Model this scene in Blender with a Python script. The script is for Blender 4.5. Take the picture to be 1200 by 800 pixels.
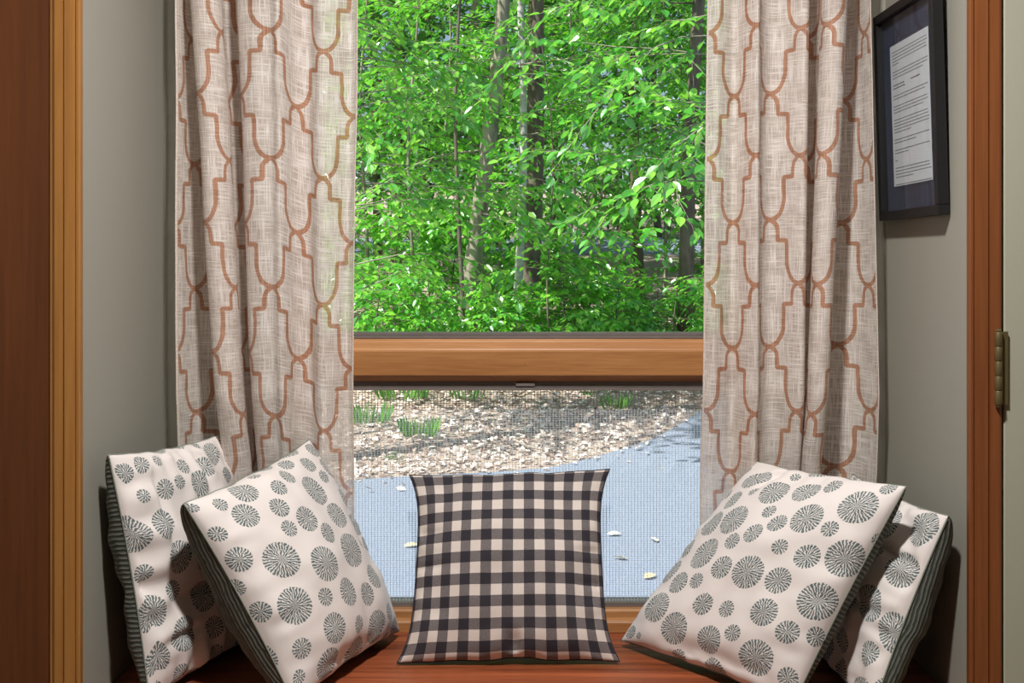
import bpy, math, random
import numpy as np
from mathutils import Vector, Matrix, Euler, noise as mnoise
scene = bpy.context.scene
col = scene.collection
for o in list(bpy.data.objects): bpy.data.objects.remove(o, do_unlink=True)
PI = math.pi
# ------------------------------------------------------------------ camera, world, sun, exposure
CAM_Y, CAM_Z, FPX = -2.335, 1.224, 1310.0
cam_data = bpy.data.cameras.new('camera'); cam = bpy.data.objects.new('camera', cam_data); col.objects.link(cam)
cam.location = (0, CAM_Y, CAM_Z); cam.rotation_euler = (PI/2, 0, 0)
cam_data.sensor_width = 36; cam_data.lens = FPX/1200*36
cam_data.shift_x = -15/1200; cam_data.shift_y = -97/1200
cam_data.clip_start = .05; cam_data.clip_end = 300
scene.camera = cam
world = bpy.data.worlds.new('world'); scene.world = world; world.use_nodes = True
wn = world.node_tree.nodes; bg = wn['Background']
sky = wn.new('ShaderNodeTexSky'); sky.sky_type = 'NISHITA'; sky.sun_disc = False
SUN_EL, SUN_AZ = math.radians(54), math.radians(212)   # azimuth of the direction towards the sun, from +X counter-clockwise
sky.sun_elevation = SUN_EL; sky.sun_rotation = PI/2 - SUN_AZ; sky.air_density = 1.0; sky.dust_density = 2.0
world.node_tree.links.new(sky.outputs[0], bg.inputs[0]); bg.inputs[1].default_value = .145
sd = bpy.data.lights.new('sun', 'SUN'); sun = bpy.data.objects.new('sun', sd); col.objects.link(sun)
sd.energy = 8.0; sd.angle = math.radians(.6); sd.color = (1, .965, .9)
sv = Vector((math.cos(SUN_EL)*math.cos(SUN_AZ), math.cos(SUN_EL)*math.sin(SUN_AZ), math.sin(SUN_EL)))
sun.rotation_euler = sv.to_track_quat('Z', 'Y').to_euler(); sun.location = (0, 4, 12)
LAMP_W = 52.0; LAMP_COL = (1, .965, .925)
scene.view_settings.view_transform = 'Standard'; scene.view_settings.look = 'None'
scene.view_settings.exposure = 0.0; scene.view_settings.gamma = 1.0; scene.view_settings.use_curve_mapping = False

# ------------------------------------------------------------------ helpers
def srgb(*c):
    return tuple(((v/255)/12.92 if v/255 <= .04045 else ((v/255+.055)/1.055)**2.4) for v in c) + (1,)
class NT:
    def __init__(s, name):
        s.m = bpy.data.materials.new(name); s.m.use_nodes = True; s.t = s.m.node_tree; s.t.nodes.clear()
        s.out = s.n('ShaderNodeOutputMaterial')
    def n(s, kind, **kw):
        nd = s.t.nodes.new(kind)
        for k, v in kw.items(): setattr(nd, k, v)
        return nd
    def put(s, sock, v):
        if isinstance(v, bpy.types.NodeSocket): s.t.links.new(v, sock)
        elif v is not None: sock.default_value = v
    def math(s, op, a, b=None, c=None, clamp=False):
        nd = s.n('ShaderNodeMath', operation=op, use_clamp=clamp)
        s.put(nd.inputs[0], a); s.put(nd.inputs[1], b)
        if c is not None: s.put(nd.inputs[2], c)
        return nd.outputs[0]
    def vmath(s, op, a, b=None, out=0):
        nd = s.n('ShaderNodeVectorMath', operation=op); s.put(nd.inputs[0], a); s.put(nd.inputs[1], b)
        return nd.outputs[out]
    def mix(s, f, a, b, blend='MIX'):
        nd = s.n('ShaderNodeMix', data_type='RGBA', blend_type=blend)
        s.put(nd.inputs[0], f); s.put(nd.inputs[6], a); s.put(nd.inputs[7], b); return nd.outputs[2]
    def ramp(s, f, stops, interp='LINEAR'):
        nd = s.n('ShaderNodeValToRGB'); r = nd.color_ramp; r.interpolation = interp
        while len(r.elements) < len(stops): r.elements.new(1)
        for e, (p, c) in zip(r.elements, stops):
            e.position = p; e.color = c if isinstance(c, tuple) else (c, c, c, 1)
        s.put(nd.inputs[0], f); return nd.outputs[0]
    def noise(s, vec, scale, detail=3, rough=.5, dist=0, out=0):
        nd = s.n('ShaderNodeTexNoise'); s.put(nd.inputs['Vector'], vec); nd.inputs['Scale'].default_value = scale
        nd.inputs['Detail'].default_value = detail; nd.inputs['Roughness'].default_value = rough; nd.inputs['Distortion'].default_value = dist
        return nd.outputs[out]
    def scale(s, vec, sc):
        nd = s.n('ShaderNodeMapping'); s.put(nd.inputs[0], vec); nd.inputs['Scale'].default_value = sc; return nd.outputs[0]
    def obj(s): return s.n('ShaderNodeTexCoord').outputs['Object']
    def uv(s): return s.n('ShaderNodeTexCoord').outputs['UV']
    def attr(s, name): return s.n('ShaderNodeAttribute', attribute_name=name)
    def bump(s, h, strength=.3, dist=.002):
        nd = s.n('ShaderNodeBump'); nd.inputs['Strength'].default_value = strength; nd.inputs['Distance'].default_value = dist
        s.put(nd.inputs['Height'], h); return nd.outputs[0]
    def pbr(s, color, rough=.5, metal=0, spec=.5, normal=None, coat=0, sheen=0):
        b = s.n('ShaderNodeBsdfPrincipled'); s.put(b.inputs['Base Color'], color); s.put(b.inputs['Roughness'], rough)
        s.put(b.inputs['Metallic'], metal); b.inputs['Specular IOR Level'].default_value = spec
        b.inputs['Coat Weight'].default_value = coat; b.inputs['Sheen Weight'].default_value = sheen
        if normal is not None: s.put(b.inputs['Normal'], normal)
        return b.outputs[0]
    def done(s, sh): s.put(s.out.inputs[0], sh); return s.m

def m_plain(name, c, rough=.5, metal=0, spec=.5, var=.08, sc=30):
    k = NT(name); f = k.noise(k.obj(), sc, 3)
    lo = tuple(v*(1-var) for v in c[:3])+(1,); hi = tuple(min(1, v*(1+var)) for v in c[:3])+(1,)
    return k.done(k.pbr(k.ramp(f, [(.3, lo), (.7, hi)]), rough, metal, spec))
def m_wood(name, dark, light, axis='z', rough=.38, fine=1.0, coat=.15):
    k = NT(name); o = k.obj()
    st = {'x': (.6, 14, 14), 'z': (14, 14, .6), 'y': (14, .6, 14)}[axis]
    st2 = tuple(v*9*fine for v in st)
    a = k.noise(k.scale(o, st), 1.0, 4, .55, .6); b = k.noise(k.scale(o, st2), 1.0, 3, .6, .2)
    f = k.math('ADD', k.math('MULTIPLY', a, .65), k.math('MULTIPLY', b, .35))
    c = k.ramp(f, [(.32, dark), (.68, light)])
    return k.done(k.pbr(c, rough, normal=k.bump(b, .15, .001), coat=coat))

def mesh_obj(name, verts, faces, mat=None, parent=None, smooth=False):
    me = bpy.data.meshes.new(name); me.from_pydata([tuple(v) for v in verts], [], [tuple(f) for f in faces]); me.update()
    if smooth: me.polygons.foreach_set('use_smooth', [True]*len(me.polygons))
    if mat: me.materials.append(mat)
    o = bpy.data.objects.new(name, me); col.objects.link(o)
    if parent: o.parent = parent
    return o
def tag(o, label=None, cat=None, group=None, kind=None):
    if label: o['label'] = label
    if cat: o['category'] = cat
    if group: o['group'] = group
    if kind: o['kind'] = kind
    return o
def empty(name, loc=(0, 0, 0)):
    o = bpy.data.objects.new(name, None); o.empty_display_size = .05; o.location = loc; col.objects.link(o); return o
class MB:
    """collects shapes in parent-local coordinates"""
    def __init__(s): s.v = []; s.f = []
    def add(s, v, f):
        n = len(s.v); s.v += [tuple(p) for p in v]; s.f += [tuple(i+n for i in q) for q in f]; return s
    def box(s, x0, x1, y0, y1, z0, z1, bev=0):
        if bev:
            b = bev; ring = []
            for (z, i) in ((z0, b), (z0+b, 0), (z1-b, 0), (z1, b)):
                ring.append([(x0+i+b*(i == 0), y0+i, z), (x1-i-b*(i == 0), y0+i, z), (x1-i, y0+i+b*(i == 0), z), (x1-i, y1-i-b*(i == 0), z),
                             (x1-i-b*(i == 0), y1-i, z), (x0+i+b*(i == 0), y1-i, z), (x0+i, y1-i-b*(i == 0), z), (x0+i, y0+i+b*(i == 0), z)])
            v = [p for r in ring for p in r]; f = [tuple(range(7, -1, -1)), tuple(range(24, 32))]
            for k in range(3):
                for j in range(8):
                    f.append((k*8+j, k*8+(j+1) % 8, k*8+8+(j+1) % 8, k*8+8+j))
            return s.add(v, f)
        v = [(x, y, z) for z in (z0, z1) for y in (y0, y1) for x in (x0, x1)]
        return s.add(v, [(0, 2, 3, 1), (4, 5, 7, 6), (0, 1, 5, 4), (2, 6, 7, 3), (0, 4, 6, 2), (1, 3, 7, 5)])
    def prism(s, prof, a0, a1, axis='z'):
        n = len(prof); v = []
        for a in (a0, a1):
            for p, q in prof: v.append({'z': (p, q, a), 'x': (a, p, q), 'y': (p, a, q)}[axis])
        f = [tuple(range(n-1, -1, -1)), tuple(range(n, 2*n))] + [(i, (i+1) % n, n+(i+1) % n, n+i) for i in range(n)]
        return s.add(v, f)
    def tube(s, pts, rad, n=8):
        pts = [Vector(p) for p in pts]; v = []; f = []
        if not hasattr(rad, '__len__'): rad = [rad]*len(pts)
        for i, p in enumerate(pts):
            t = (pts[min(i+1, len(pts)-1)]-pts[max(i-1, 0)]).normalized()
            u = t.cross(Vector((0, 0, 1)) if abs(t.z) < .9 else Vector((1, 0, 0))).normalized(); w = t.cross(u)
            for k in range(n):
                a = 2*PI*k/n; v.append(p+(u*math.cos(a)+w*math.sin(a))*rad[i])
        for i in range(len(pts)-1):
            for k in range(n): f.append((i*n+k, i*n+(k+1) % n, i*n+n+(k+1) % n, i*n+n+k))
        f.append(tuple(range(n-1, -1, -1))); f.append(tuple(range((len(pts)-1)*n, len(pts)*n)))
        return s.add(v, f)
    def lathe(s, prof, c=(0, 0, 0), n=24):
        v = []; f = []
        for r, z in prof:
            for k in range(n): v.append((c[0]+r*math.cos(2*PI*k/n), c[1]+r*math.sin(2*PI*k/n), c[2]+z))
        for i in range(len(prof)-1):
            for k in range(n): f.append((i*n+k, i*n+(k+1) % n, i*n+n+(k+1) % n, i*n+n+k))
        return s.add(v, f)
    def build(s, name, mat, parent=None, smooth=False): return mesh_obj(name, s.v, s.f, mat, parent, smooth)

# ------------------------------------------------------------------ materials of the room
def wall_paint(name, c):
    k = NT(name); f = k.noise(k.obj(), 260, 2)
    return k.done(k.pbr(c, .72, spec=.25, normal=k.bump(f, .12, .001)))
M_WALL = wall_paint('grey_green_paint', srgb(164, 162, 151))
M_CEIL = wall_paint('ceiling_paint', srgb(225, 222, 212))
M_FLOOR = m_wood('floor_wood', srgb(90, 52, 30), srgb(130, 80, 48), 'x')
M_CASE = m_wood('fir_casing', srgb(142, 94, 46), srgb(180, 128, 68), 'z', .35)
M_CASE2 = m_wood('red_fir_casing', srgb(114, 64, 35), srgb(150, 91, 50), 'z', .35)
M_FIR = m_wood('fir_rail', srgb(150, 98, 54), srgb(200, 144, 90), 'x', .42, 2.4)
M_DOOR = m_wood('dark_stained_door_wood', srgb(86, 48, 25), srgb(114, 66, 35), 'z', .45, .7)
M_BENCH = m_wood('red_brown_bench_wood', srgb(74, 30, 16), srgb(190, 104, 64), 'x', .45, 1.1, .0)
M_PDOOR = wall_paint('painted_door', srgb(176, 176, 158))
M_BLACK = m_plain('black_frame', srgb(17, 16, 19), .5)
M_GASKET = m_plain('dark_gasket', srgb(118, 110, 106), .45)
M_BRASS = m_plain('aged_brass', srgb(112, 100, 66), .42, .4)
M_METAL = m_plain('rod_metal', srgb(70, 62, 54), .35, .9)

# ------------------------------------------------------------------ room shell
WX, FY, HZ = .753, -.43, 2.15      # alcove half width, front wall face, alcove ceiling height
WIN = .445                          # half width of the window opening's glass
def struct(name, mb, mat, parent=None):
    o = mb.build(name, mat, parent)
    if parent is None: o['kind'] = 'structure'
    return o
struct('floor', MB().box(-2.4, 2.4, -4.2, .16, -.12, 0), M_FLOOR)
struct('ceiling', MB().box(-2.4, 2.4, -4.2, -.345, 2.5, 2.62).box(-.95, .95, -.345, .16, HZ, 2.62), M_CEIL)
struct('wall_left', MB().box(-.88, -WX, FY, .16, 0, HZ), M_WALL)
struct('wall_right', MB().box(WX, .88, FY, .16, 0, HZ), M_WALL)
struct('wall_front', MB().box(-2.2, -.88, FY, -.33, 0, 2.5).box(.88, 2.2, FY, -.33, 0, 2.5).box(-.88, .88, FY, -.345, HZ, 2.5), M_WALL)
struct('wall_back', MB().box(-WX, -.48, 0, .16, 0, HZ).box(.48, WX, 0, .16, 0, HZ).box(-.48, .48, 0, .16, 0, .45).box(-.48, .48, 0, .16, 2.06, HZ), M_WALL)
struct('wall_room_left', MB().box(-2.32, -2.2, -4.2, -.33, 0, 2.5), M_WALL)
struct('wall_room_right', MB().box(2.2, 2.32, -4.2, -.33, 0, 2.5), M_WALL)
struct('wall_room_rear', MB().box(-2.2, 2.2, -4.2, -4.08, 0, 2.5), M_WALL)
# casings with a grooved moulding profile (x, y), built from the alcove edge outwards
def casing(sign, w):
    pr = [(0, 0), (0, -.011), (.002, -.014), (.006, -.014), (.0075, -.011), (.009, -.011), (.0105, -.015), (w*.56, -.016), (w*.58, -.012), (w*.62, -.012),
          (w*.64, -.017), (w*.9, -.018), (w*.97, -.0165), (w, -.013), (w, 0)]
    return [(sign*(WX+x), FY+y) for x, y in pr]
def fix(p): return p if sum(p[i][0]*p[(i+1) % len(p)][1]-p[(i+1) % len(p)][0]*p[i][1] for i in range(len(p))) > 0 else p[::-1]
for i, (sg, w) in enumerate(((-1, .045), (1, .054))):
    t = MB().prism(fix(casing(sg, w)), 0, HZ).build('trim_%d' % (i+1), (M_CASE, M_CASE2)[i]); t['kind'] = 'structure'
t = MB().box(-.8, .81, FY-.018, FY, HZ, HZ+.05).build('trim_3', M_CASE); t['kind'] = 'structure'
# left: dark stained door slab; right: painted door with its hinge
d1 = empty('door_1', (-1.2, FY, 0)); d1['kind'] = 'structure'
MB().box(-.4, .397, -.012, -.0005, .01, 2.08, .003).build('door_panel', M_DOOR, d1)
MB().box(.3975, .4015, -.0155, -.0005, .0, 2.09).build('edge_strip', M_CASE, d1)
d2 = empty('door_2', (.81, FY, 0)); d2['kind'] = 'structure'
MB().box(.0015, .78, -.012, -.0005, .01, 2.08, .002).build('door_panel', M_PDOOR, d2)
h = empty('door_hinge', (.797, FY-.0245, 1.0395)); tag(h, 'aged brass butt hinge between the wooden casing and the pale painted door', 'hinge')
for k in range(5):
    z0 = -.0615+k*.0246
    MB().lathe([(0, z0+.0004), (.0058, z0+.0004), (.0062, z0+.001), (.0062, z0+.0236), (.0058, z0+.0242), (0, z0+.0242)], n=14).build('knuckle', M_BRASS, h, True)
MB().lathe([(0, -.0655), (.0035, -.0655), (.0045, -.0635), (.0045, -.0615), (0, -.0615)], n=12).build('pin_tip', M_BRASS, h)
MB().lathe([(0, .0625), (.005, .0625), (.005, .0645), (.003, .066), (0, .0662)], n=12).build('pin_head', M_BRASS, h)
MB().box(.0045, .0185, .0055, .0075, -.0615, .0615).box(.0055, .0183, .0075, .0123, -.0613, .0613).build('hinge_leaf', M_BRASS, h)

# ------------------------------------------------------------------ ceiling lamps of the room
k = NT('lamp_lens'); e = k.n('ShaderNodeEmission'); e.inputs[0].default_value = (1, .9, .78, 1); e.inputs[1].default_value = 6; M_LENS = k.done(e.outputs[0])
M_WHITE = m_plain('white_enamel', srgb(235, 232, 225), .4)
for i, (x, y, lab) in enumerate(((0, -1.35, 'round white ceiling downlight in front of the window seat'),)):
    L = empty('ceiling_light', (x, y, 2.5)); tag(L, lab, 'lamp')
    MB().lathe([(.07, -.0), (.095, -.0), (.095, -.008), (.088, -.016), (.074, -.016), (.07, -.008), (.07, 0)]).build('trim_ring', M_WHITE, L, True)
    MB().lathe([(0, -.006), (.07, -.006)]).build('lens', M_LENS, L)
    ld = bpy.data.lights.new('downlight', 'AREA'); ld.shape = 'DISK'; ld.size = .13; ld.energy = LAMP_W; ld.color = LAMP_COL
    lo = bpy.data.objects.new('downlight', ld); col.objects.link(lo); lo.parent = L; lo.location = (0, 0, -.03)

# ------------------------------------------------------------------ window
k = NT('window_glass'); tr = k.n('ShaderNodeBsdfTransparent'); tr.inputs[0].default_value = (.97, .985, .975, 1)
gl = k.n('ShaderNodeBsdfGlossy'); gl.inputs[1].default_value = .02
fr = k.n('ShaderNodeFresnel'); fr.inputs[0].default_value = 1.35
mx = k.n('ShaderNodeMixShader'); k.put(mx.inputs[0], k.math('MULTIPLY', fr.outputs[0], k.math('SUBTRACT', 1.0, k.n('ShaderNodeNewGeometry').outputs['Backfacing']))); k.put(mx.inputs[1], tr.outputs[0]); k.put(mx.inputs[2], gl.outputs[0]); M_GLASS = k.done(mx.outputs[0])
w1 = empty('window_1', (0, 0, .45)); w1['kind'] = 'structure'
WZ = -.45
for sg in (-1, 1):
    a, b = sorted((sg*WIN, sg*.4795))
    MB().box(a, b, -.012, .12, .451+WZ, 2.059+WZ).build('jamb', m_wood('fir_jamb', srgb(158, 92, 42), srgb(192, 124, 66), 'z') if sg < 0 else bpy.data.materials['fir_jamb'], w1)
MB().box(-WIN, WIN, -.012, .12, 2.02+WZ, 2.059+WZ).build('head', M_FIR, w1)
# middle rail: profile (y, z)
MB().prism([(p, q+WZ) for p, q in [(.06, 1.058), (.004, 1.058), (.003, 1.0555), (-.001, 1.0535), (-.003, 1.0505), (-.024, 1.038), (-.0255, 1.0355), (-.0285, 1.0350), (-.0325, 1.0325), (-.0325, .984), (-.0305, .982), (-.012, .970), (.06, .970)]], -WIN, WIN, 'x').build('rail', M_FIR, w1)
MB().box(-WIN, WIN, .009, .05, 1.064+WZ, 1.0685+WZ).box(-WIN, WIN, .002, .05, 1.0575+WZ, 1.0635+WZ).build('upper_gasket', M_GASKET, w1)
MB().box(-WIN, WIN, -.010, .05, .957+WZ, .970+WZ).box(-WIN, WIN, -.018, .05, .951+WZ, .9565+WZ).build('sash_top_rail', M_GASKET, w1)
MB().box(-WIN, WIN, .010, .05, .494+WZ, .503+WZ).build('sash_bottom_rail', M_GASKET, w1)
MB().prism([(p, q+WZ) for p, q in [(.06, .494), (-.004, .494), (-.008, .490), (-.010, .478), (-.018, .474), (-.022, .470), (-.022, .451), (.06, .451)]], -WIN, WIN, 'x').build('sill', M_FIR, w1)
MB().box(-WIN, WIN, .030, .034, 1.0685+WZ, 2.02+WZ).build('upper_pane', M_GLASS, w1)
MB().box(-WIN, WIN, .038, .042, .503+WZ, .951+WZ).build('lower_pane', M_GLASS, w1)
MB().box(-.0008, .0008, -.033, -.0324, 1.005+WZ, 1.0066+WZ).build('nail_hole', M_BLACK, w1)
# insect screen: real crossing threads in one part
M_SCREEN = m_plain('screen_thread', srgb(205, 212, 222), .5)
sm = MB(); P = .0066; T = .00052; PZ = .0046
nx = int(2*WIN/P); nz = int((.951-.503)/PZ)
for i in range(nx+1):
    x = -WIN+P*(i+.5); sm.box(x-T, x+T, .020, .0208, .503+WZ, .951+WZ)
for i in range(nz):
    z = .503+WZ+PZ*(i+.5); sm.box(-WIN, WIN, .0205, .0212, z-T*.6, z+T*.6)
so = sm.build('insect_screen', M_SCREEN, w1); so['kind'] = 'stuff'
# screen latch tab below the rail
MB().box(-.019, .021, -.016, -.0101, .958+WZ, .967+WZ, .002).build('latch', M_GASKET, w1)

# ------------------------------------------------------------------ bench
b = empty('bench', (0, -.22, 0)); tag(b, 'red brown varnished wooden bench seat fitted below the window', 'bench')
by0, by1 = FY-.03+.22, -.0015+.22
for i, (a, c) in enumerate(((by0, -.13), (-.1285, by1))):
    MB().box(-WX+.001, WX-.001, a, c, .415, .45, .0015).build('seat_board', M_BENCH, b)
MB().box(-WX+.001, WX-.001, FY+.22, FY+.02+.22, .0, .4148).build('front_panel', M_BENCH, b)

# ------------------------------------------------------------------ curtains
def m_curtain():
    k = NT('printed_sheer_linen'); uv = k.uv(); sp = k.n('ShaderNodeSeparateXYZ'); k.put(sp.inputs[0], uv)
    S, T_ = sp.outputs[0], sp.outputs[1]; w, hh, th = .071, .255, .0046
    # cell half width against height, top tip to bottom arch
    R = [(0, 0), (.015, .09), (.035, .17), (.06, .22), (.10, .235), (.165, .24), (.167, .55), (.32, .55), (.36, .561), (.40, .597), (.44, .665), (.47, .751), (.49, .852), (.5, 1)]
    R = R[:-1]+[(.5, 1)]+[(u+.5, 1-r) for u, r in R[1:]]
    # gentle hand-drawn wobble of the print
    wob = k.noise(uv, 14, 2)
    S = k.math('ADD', S, k.math('MULTIPLY', k.math('SUBTRACT', wob, .5), .010))
    ids = []
    for j in range(9):
        ox = 0 if j == 8 else th*math.cos(2*PI*j/8+.2); oy = 0 if j == 8 else th*math.sin(2*PI*j/8+.2)
        X = k.math('MULTIPLY_ADD', S, 1/w, ox/w); Y = k.math('MULTIPLY_ADD', T_, 1/hh, oy/hh)
        i = k.math('FLOOR', X); fx = k.math('SUBTRACT', X, i)
        par = k.math('FRACT', k.math('MULTIPLY', i, .5))
        u = k.math('FRACT', k.math('ADD', Y, par))
        r = k.ramp(u, R)
        ids.append(k.math('ADD', i, k.math('GREATER_THAN', fx, r)))
    tot = 0.0
    for j in range(8):
        tot = k.math('ADD', tot, k.math('ABSOLUTE', k.math('SUBTRACT', ids[j], ids[8])))
    line = k.math('GREATER_THAN', tot, .5)
    # slub weave
    def thr(sx, sy): return k.noise(k.scale(uv, (sx, sy, 1)), 1.0, 2, .6)
    wv = k.math('MAXIMUM', thr(420, 16), thr(18, 420))
    mod = k.noise(uv, 26, 2)
    wv2 = k.math('MULTIPLY_ADD', k.math('SUBTRACT', mod, .5), .22, wv)
    cream = k.ramp(wv2, [(.40, srgb(214, 202, 192)), (.55, srgb(240, 230, 222)), (.70, srgb(252, 248, 244))])
    rust = k.ramp(wv2, [(.40, srgb(178, 128, 102)), (.66, srgb(212, 164, 138))])
    c = k.mix(line, cream, rust)
    di = k.n('ShaderNodeBsdfDiffuse'); k.put(di.inputs[0], c)
    tl = k.n('ShaderNodeBsdfTranslucent'); k.put(tl.inputs[0], c)
    tp = k.n('ShaderNodeBsdfTransparent')
    m1 = k.n('ShaderNodeMixShader'); m1.inputs[0].default_value = .20; k.put(m1.inputs[1], di.outputs[0]); k.put(m1.inputs[2], tl.outputs[0])
    op = k.ramp(wv2, [(.42, .30), (.56, .15), (.66, .05)])
    m2 = k.n('ShaderNodeMixShader'); k.put(m2.inputs[0], op); k.put(m2.inputs[1], m1.outputs[0]); k.put(m2.inputs[2], tp.outputs[0])
    return k.done(m2.outputs[0])
M_CURT = m_curtain()
k = NT('hem_linen'); f = k.noise(k.obj(), 300, 2)
M_HEM = k.done(k.pbr(k.ramp(f, [(.3, srgb(205, 190, 176)), (.7, srgb(236, 226, 216))]), .8))
def catmull(pts, n):
    P = [np.array(p, float) for p in pts]; P = [2*P[0]-P[1]]+P+[2*P[-1]-P[-2]]; out = []
    for i in range(1, len(P)-2):
        for j in range(n):
            t = j/n; a, b, c, d = P[i-1:i+3]
            out.append(.5*((2*b)+(c-a)*t+(2*a-5*b+4*c-d)*t*t+(3*b-a-3*c+d)*t**3))
    out.append(P[-2]); return np.array(out)
CD = 2.275   # depth of the curtain's mean plane from the camera position when it was measured (metres)
def curtain(label, top, bot, phase, px0, hem_end, seed, skew):
    c = empty('curtain', (0, 0, 2.06)); tag(c, label, 'curtain', 'sheer trellis curtains')
    A = catmull(top, 9); B = catmull(bot, 9); nz = 110; n = len(A)
    zt, zb = 2.045, .462
    mid = (A+B)/2; ds = np.r_[0, np.cumsum(np.hypot(*(np.diff(mid, axis=0).T)))]
    s0 = -ds[int(np.abs(A[:, 0]-(px0-615)*CD/FPX).argmin())]
    V = []; UV = []
    for j in range(nz+1):
        t = j/nz; z = zt+(zb-zt)*t; w = min(1.0, max(0, (1.764-z)/(1.764-.8)))
        for i in range(n):
            p = A[i]*(1-w)+B[i]*w; p = np.array([p[0], p[1]*(1-.35*min(1, max(0, (.95-z)/.2)))])
            q = mnoise.noise(Vector((p[0]*9, z*2.2, seed*2.1+3)))*.006+mnoise.noise(Vector((p[0]*26, z*6, seed*1.5)))*.0022
            V.append((p[0]+q*.35, -p[1]+q, z-2.06)); UV.append((ds[i]+s0, (zt-z)+phase+.003*math.sin(ds[i]*16+z*3)-skew*min(1, max(0, (ds[i]+s0)/.14))))
    F = [(j*n+i, (j+1)*n+i, (j+1)*n+i+1, j*n+i+1) for j in range(nz) for i in range(n-1)]
    o = mesh_obj('cloth', V, F, M_CURT, c, True)
    ul = o.data.uv_layers.new(name='UVMap'); li = np.zeros(len(o.data.loops), int); o.data.loops.foreach_get('vertex_index', li)
    ul.data.foreach_set('uv', np.array(UV)[li].ravel())
    for e_ in (0, n-1):   # folded side hems
        s_ = 1 if e_ == 0 else -1; hv = []; hf = []
        for j in range(nz+1):
            a = V[j*n+e_]; bb = V[j*n+e_+s_*3]; dx, dy = bb[0]-a[0], bb[1]-a[1]; L = math.hypot(dx, dy) or 1; dx, dy = dx/L, dy/L
            w = .0055 if e_ == hem_end else .004
            hv += [(a[0]-dx*.001, a[1]-dy*.001-.0012, a[2]), (a[0]+dx*w, a[1]+dy*w-.0014, a[2]), (a[0]+dx*w, a[1]+dy*w+.0012, a[2]), (a[0]-dx*.001, a[1]-dy*.001+.0012, a[2])]
        for j in range(nz):
            for q in range(4): hf.append((j*4+q, j*4+(q+1) % 4, j*4+4+(q+1) % 4, j*4+4+q))
        mesh_obj('side_hem', hv, hf, M_HEM, c, True)
    return c
def cpath(L): return [((px-615)*CD/FPX, .062+dy*1.7) for px, dy in L]
left_top = cpath([(213, .020), (216, .012), (224, -.022), (240, -.030), (252, -.026), (246, -.004), (234, .020), (234, .040), (247, .050), (261, .043), (266, .022), (258, -.004), (258, -.024), (270, -.031), (284, -.024), (280, .000), (284, .022), (304, .036), (322, .035), (334, .041), (346, .016), (362, .008), (378, .022), (396, .014), (410, .002), (420, .010)])
left_bot = cpath([(213, .020), (217, .012), (229, -.020), (258, -.030), (284, -.028), (280, -.006), (268, .020), (269, .040), (280, .048), (291, .041), (296, .020), (290, -.006), (290, -.024), (298, -.031), (306, -.024), (301, .000), (304, .022), (317, .035), (330, .034), (341, .039), (352, .016), (366, .008), (380, .022), (395, .014), (406, .002), (415, .010)])
right_top = cpath([(828, .006), (838, .016), (850, .008), (862, .000), (873, .026), (882, .036), (890, .014), (904, .002), (920, .014), (934, .034), (942, .024), (934, -.006), (936, -.026), (950, -.031), (964, -.026), (966, -.006), (957, .020), (959, .040), (970, .049), (982, .041), (986, .020), (975, -.008), (978, -.027), (994, -.030), (1010, -.020), (1012, .004), (1014, .018)])
right_bot = cpath([(822, .006), (832, .016), (845, .008), (858, .000), (870, .024), (880, .034), (888, .014), (902, .002), (916, .014), (928, .034), (935, .024), (928, -.006), (928, -.026), (938, -.031), (948, -.026), (946, -.006), (937, .020), (938, .040), (946, .048), (955, .041), (958, .020), (950, -.008), (954, -.027), (978, -.030), (1008, -.022), (1022, .004), (1026, .018)])
curtain('sheer cream curtain with rust trellis print hanging left of the window', left_top, left_bot, .141, 322, 0, 1, .034)
curtain('sheer cream curtain with rust trellis print hanging beside the black picture frame', right_top, right_bot, .148, 880, -1, 2, 0)
rod = empty('curtain_rod', (0, -.05, 2.065)); tag(rod, 'dark metal curtain rod spanning the alcove above the window', 'curtain rod')
MB().tube([(-WX+.004, 0, .012), (WX-.004, 0, .012)], .0095, 12).build('rod', M_METAL, rod, True)
for sg in (-1, 1):
    MB().tube([(sg*(WX-.012), 0, .012), (sg*(WX-.0005), 0, .012)], .02, 14).build('end_socket', M_METAL, rod)

# ------------------------------------------------------------------ framed notice on the right wall
pf = empty('picture_frame', (.7495, -.1985, 1.302)); tag(pf, 'black picture frame holding a printed white page in a slate blue mat', 'picture frame')
pf.rotation_euler = (0, -.032, 0)
FW, FH, FD, FB = .165, .209, .020, .018   # half width (along y), half height, depth, border
fzc = FH
def ring_piece(ax):   # mitred border pieces, local: x towards the room is negative
    pass
for (y0, y1, z0, z1) in ((-FW, FW, 0, FB), (-FW, FW, 2*FH-FB, 2*FH), (-FW, -FW+FB, FB, 2*FH-FB), (FW-FB, FW, FB, 2*FH-FB)):
    MB().box(-FD, 0, y0, y1, z0, z1, .0012).build('border', M_BLACK, pf)
MB().box(-.006, -.001, -FW+FB, FW-FB, FB, 2*FH-FB).build('mat_board', m_plain('slate_mat', srgb(60, 66, 92), .6), pf)
pap = MB().box(-.0068, -.0061, -.106, .104, .066, .345).build('page', m_plain('white_paper', srgb(226, 228, 240), .7, var=.02), pf)
rows = [(5, .2), (3, .9), (2, -1), (2, .9), (3, .85), (5, .5), (2, .6), (2, .4), (1, .06), (4, .55), (3, .75)]
rng = random.Random(5); tm = MB(); z = .330
for cnt, last in rows:
    for r in range(cnt):
        y = .092; end = -.094
        if r == cnt-1 and last > 0: end = .092-.186*last
        if last == -1: end = .03
        while y > end:
            wl = rng.uniform(.004, .013); tm.box(-.00695, -.0068, y-wl, y, z, z+(.0021 if last == -1 else .0015)); y -= wl+.0016
            if last == -1 and y < .03 and end == .03: y = -.01 if r == 0 else end-1; end = -.05 if r == 0 else end
        z -= .0061
    z -= .0085
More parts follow.
